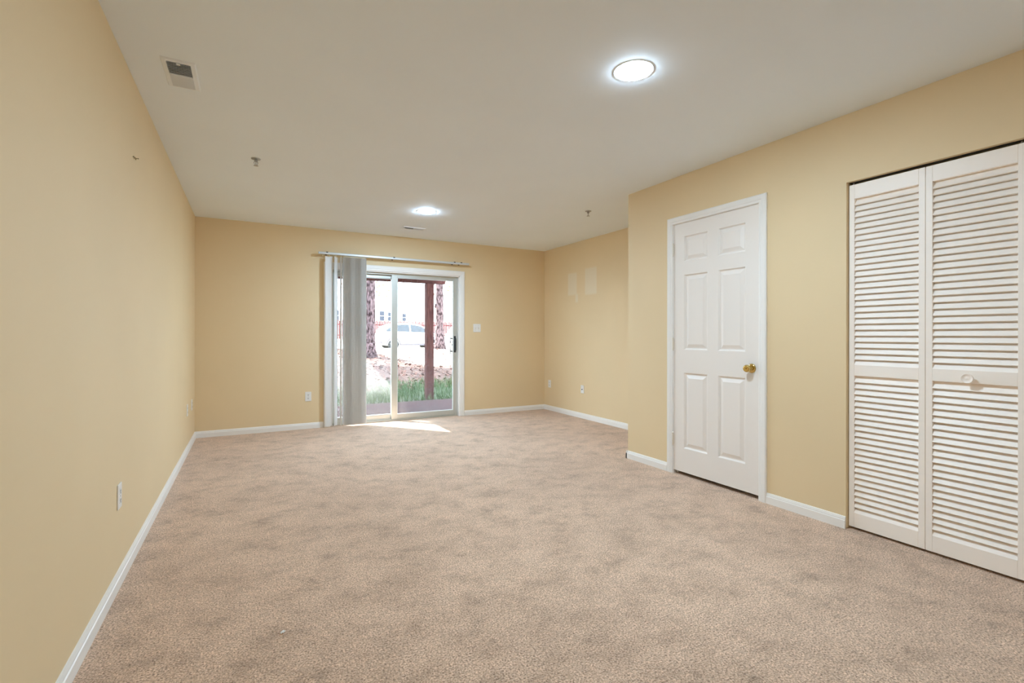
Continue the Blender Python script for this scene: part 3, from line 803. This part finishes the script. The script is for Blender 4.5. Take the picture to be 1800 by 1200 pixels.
def car(name):
    root = empty(name)
    S = [(-2.12,.46,.70,.80,.66,.55), (-2.08,.36,.86,1.00,.80,.62), (-1.95,.30,1.00,1.22,.86,.62), (-1.72,.26,1.06,1.47,.88,.62), (-1.35,.26,1.06,1.58,.89,.63),
         (-.8,.26,1.05,1.625,.89,.64), (-.1,.26,1.03,1.63,.89,.65), (.45,.26,1.01,1.54,.89,.64), (.85,.26,1.0,1.32,.885,.66), (1.15,.26,.99,1.08,.88,.70),
         (1.6,.28,.92,.97,.86,.66), (1.95,.34,.78,.84,.80,.6), (2.10,.42,.64,.72,.68,.5)]
    def at(x):
        for i in range(len(S)-1):
            if S[i][0] <= x <= S[i+1][0]:
                t = (x-S[i][0])/(S[i+1][0]-S[i][0]); return [S[i][k]*(1-t)+S[i+1][k]*t for k in range(1, 6)]
        return list(S[-1][1:])
    b = MB(); xs = []
    for i in range(len(S)-1):
        xs += [S[i][0]+(S[i+1][0]-S[i][0])*k/3 for k in range(3)]
    xs.append(S[-1][0]); rows = []
    for x in xs:
        zb, zl, zt, wb, wt = at(x)
        half = [(wb*.90, zb), (wb*.985, zb+.14), (wb, (zb+zl)/2), (wb*.985, zl), (wt, zt-.05), (wt*.82, zt-.008), (wt*.35, zt)]
        rows.append([(x, -y, z) for y, z in half] + [(x, y, z) for y, z in half[::-1]])
    n = len(rows[0]); vs = [p for r_ in rows for p in r_]
    fs = [(i*n+k, i*n+(k+1) % n, (i+1)*n+(k+1) % n, (i+1)*n+k) for i in range(len(rows)-1) for k in range(n)]
    fs += [tuple(range(n-1, -1, -1)), tuple((len(rows)-1)*n+k for k in range(n))]
    b.add(vs, fs); fix_normals(b.build('body', m_carpaint, root, smooth=True))
    def sidey(x, z):
        zb, zl, zt, wb, wt = at(x); t = max(0, min(1, (z-zl)/(zt-.05-zl))); return wb*.985*(1-t)+wt*t+.006
    for s in (-1, 1):
        for (x0, x1) in ((-1.72, -1.30), (-1.24, -.30), (-.22, .92)):
            g = MB(); k_ = 10; top = []; bot = []
            for k in range(k_+1):
                x = x0+(x1-x0)*k/k_; zb, zl, zt, wb, wt = at(x)
                za = zl+.045; zc = max(za+.002, zt-.10 - (.16*max(0, (-1.25-x)/.45) if x < -1.25 else 0))
                top.append((x, s*sidey(x, zc), zc)); bot.append((x, s*sidey(x, za), za))
            g.add(top+bot, [(k, k+1, k_+2+k, k_+1+k) for k in range(k_)])
            g.build('side_window', m_carglass, root)
        for x in (-1.30, 1.15):
            a_ = MB(); pts = []
            for k in range(17):
                t = math.pi*k/16 ; pts.append((math.cos(t), math.sin(t)))
            yv = s*(.892)
            ring = [(x+c*.44, yv, .33+q*.44) for c, q in pts] + [(x+c*.35, yv, .33+q*.35) for c, q in pts[::-1]]
            ring2 = [(p[0], yv-s*.09, p[2]) for p in ring]
            a_.extrude(ring, ring2); fix_normals(a_.build('wheel_arch', m_clad, root))
            w_ = MB(); m = T(x, s*.80, .33) @ RX(90)
            w_.lathe([(.20, -.10), (.31, -.10), (.33, -.07), (.33, .07), (.31, .10), (.20, .10)], m, 28); wo = w_.build('wheel', m_tire, root, smooth=True)
            r_ = MB(); r_.lathe([(.20, -.098), (.20, .098)], m, 24)
            for q in range(5): r_.box(-.03, .03, -s*.112, -s*.102, .03, .20, T(x, s*.80, .33) @ RY(72*q) @ T(0, s*.21, 0))
            r_.build('rim', m_rim, wo)
        c_ = MB(); c_.box(-.9, .76, s*.86-.03, s*.86+.03, .25, .36); c_.build('sill_cladding', m_clad, root)
        t_ = MB(); t_.box(-2.06, -1.78, s*.80-.075, s*.80+.075, .92, 1.0); tl_ = t_.build('tail_lamp', m_tail, root)
    bp = MB(); bp.box(-2.15, -1.75, -.84, .84, .36, .52); bp.build('rear_bumper', m_clad, root, bevel=.03)
    wsg = MB()
    for x0, x1 in ((.55, 1.08),):
        a0, a1 = at(x0), at(x1)
        wsg.add([(x0, -.58, a0[2]-.004+.012), (x0, .58, a0[2]+.008), (x1, .64, a1[2]+.012), (x1, -.64, a1[2]+.012)], [(0, 1, 2, 3)])
    wsg.build('windscreen', m_carglass, root)
    rw = MB(); a0, a1 = at(-1.98), at(-1.76)
    rw.add([(-1.99, -.55, a0[2]+.012), (-1.99, .55, a0[2]+.012), (-1.77, .56, a1[2]+.012), (-1.77, -.56, a1[2]+.012)], [(0, 1, 2, 3)]); rw.build('rear_window', m_carglass, root)
    return root
ca = car('car'); ca.location = (9.0, 29.9, .26); tag(ca, 'white parked hatchback seen between the two tree trunks', 'car', 'cars parked beyond the yard')
cb = copy_tree(ca); cb.location = (14.35, 31.6, .26); tag(cb, 'white parked car showing only its rear, right of the thinner trunk', 'car', 'cars parked beyond the yard')

fn_o = (11, 38, gz(11, 38))
fn = empty('fence', fn_o); tag(fn, 'red picket fence behind the parked white car', 'fence')
b = MB(fn_o)
for k in range(150):
    x = 3.0 + k*.115; zt = 2.26 + .04*math.sin(k*2.3)
    b.extrude([(x-.045, 37.98, .7), (x+.045, 37.98, .7), (x+.045, 37.98, zt-.05), (x, 37.98, zt), (x-.045, 37.98, zt-.05)], [(x-.045, 38.0, .7), (x+.045, 38.0, .7), (x+.045, 38.0, zt-.05), (x, 38.0, zt), (x-.045, 38.0, zt-.05)])
fix_normals(b.build('pickets', m_fence, fn))
for z in (1.1, 1.9):
    b = MB(fn_o); b.box(2.9, 20.3, 38.0, 38.05, z, z+.09); b.build('rail', m_fence, fn)

ho = (15, 50, 1.2)
hs = empty('house', ho); tag(hs, 'white sided house with bluish windows beyond the red fence', 'house')
b = MB(ho); b.box(4, 27, 48, 56, .8, 4.6)
for x in (4, 27-.1): b.extrude([(x, 47.99, 4.6), (x, 56, 4.6), (x, 52, 6.9)], [(x+.1, 47.99, 4.6), (x+.1, 56, 4.6), (x+.1, 52, 6.9)])
fix_normals(b.build('wall', m_siding, hs))
b = MB(ho)
b.extrude([(3.6, 47.5, 4.45), (3.6, 52, 7.05), (3.6, 56.5, 4.45), (3.6, 56.5, 4.32), (3.6, 52, 6.9), (3.6, 47.5, 4.32)], [(27.4, 47.5, 4.45), (27.4, 52, 7.05), (27.4, 56.5, 4.45), (27.4, 56.5, 4.32), (27.4, 52, 6.9), (27.4, 47.5, 4.32)])
fix_normals(b.build('roof', m_roof, hs))
for x0, x1, z0, z1 in ((11.33, 11.80, 2.58, 3.50), (12.15, 12.55, 2.58, 3.40), (13.6, 13.95, 2.58, 3.3), (16.4, 16.9, 2.5, 3.5), (7.0, 7.5, 2.5, 3.5)):
    b = MB(ho); b.box(x0-.06, x1+.06, 47.95, 48.0, z0-.06, z1+.06); f_ = b.build('window', m_siding, hs)
    b = MB(ho); b.box(x0, x1, 47.93, 47.95, z0, (z0+z1)/2-.02); b.box(x0, x1, 47.93, 47.95, (z0+z1)/2+.02, z1); b.build('pane', m_hglass, f_)
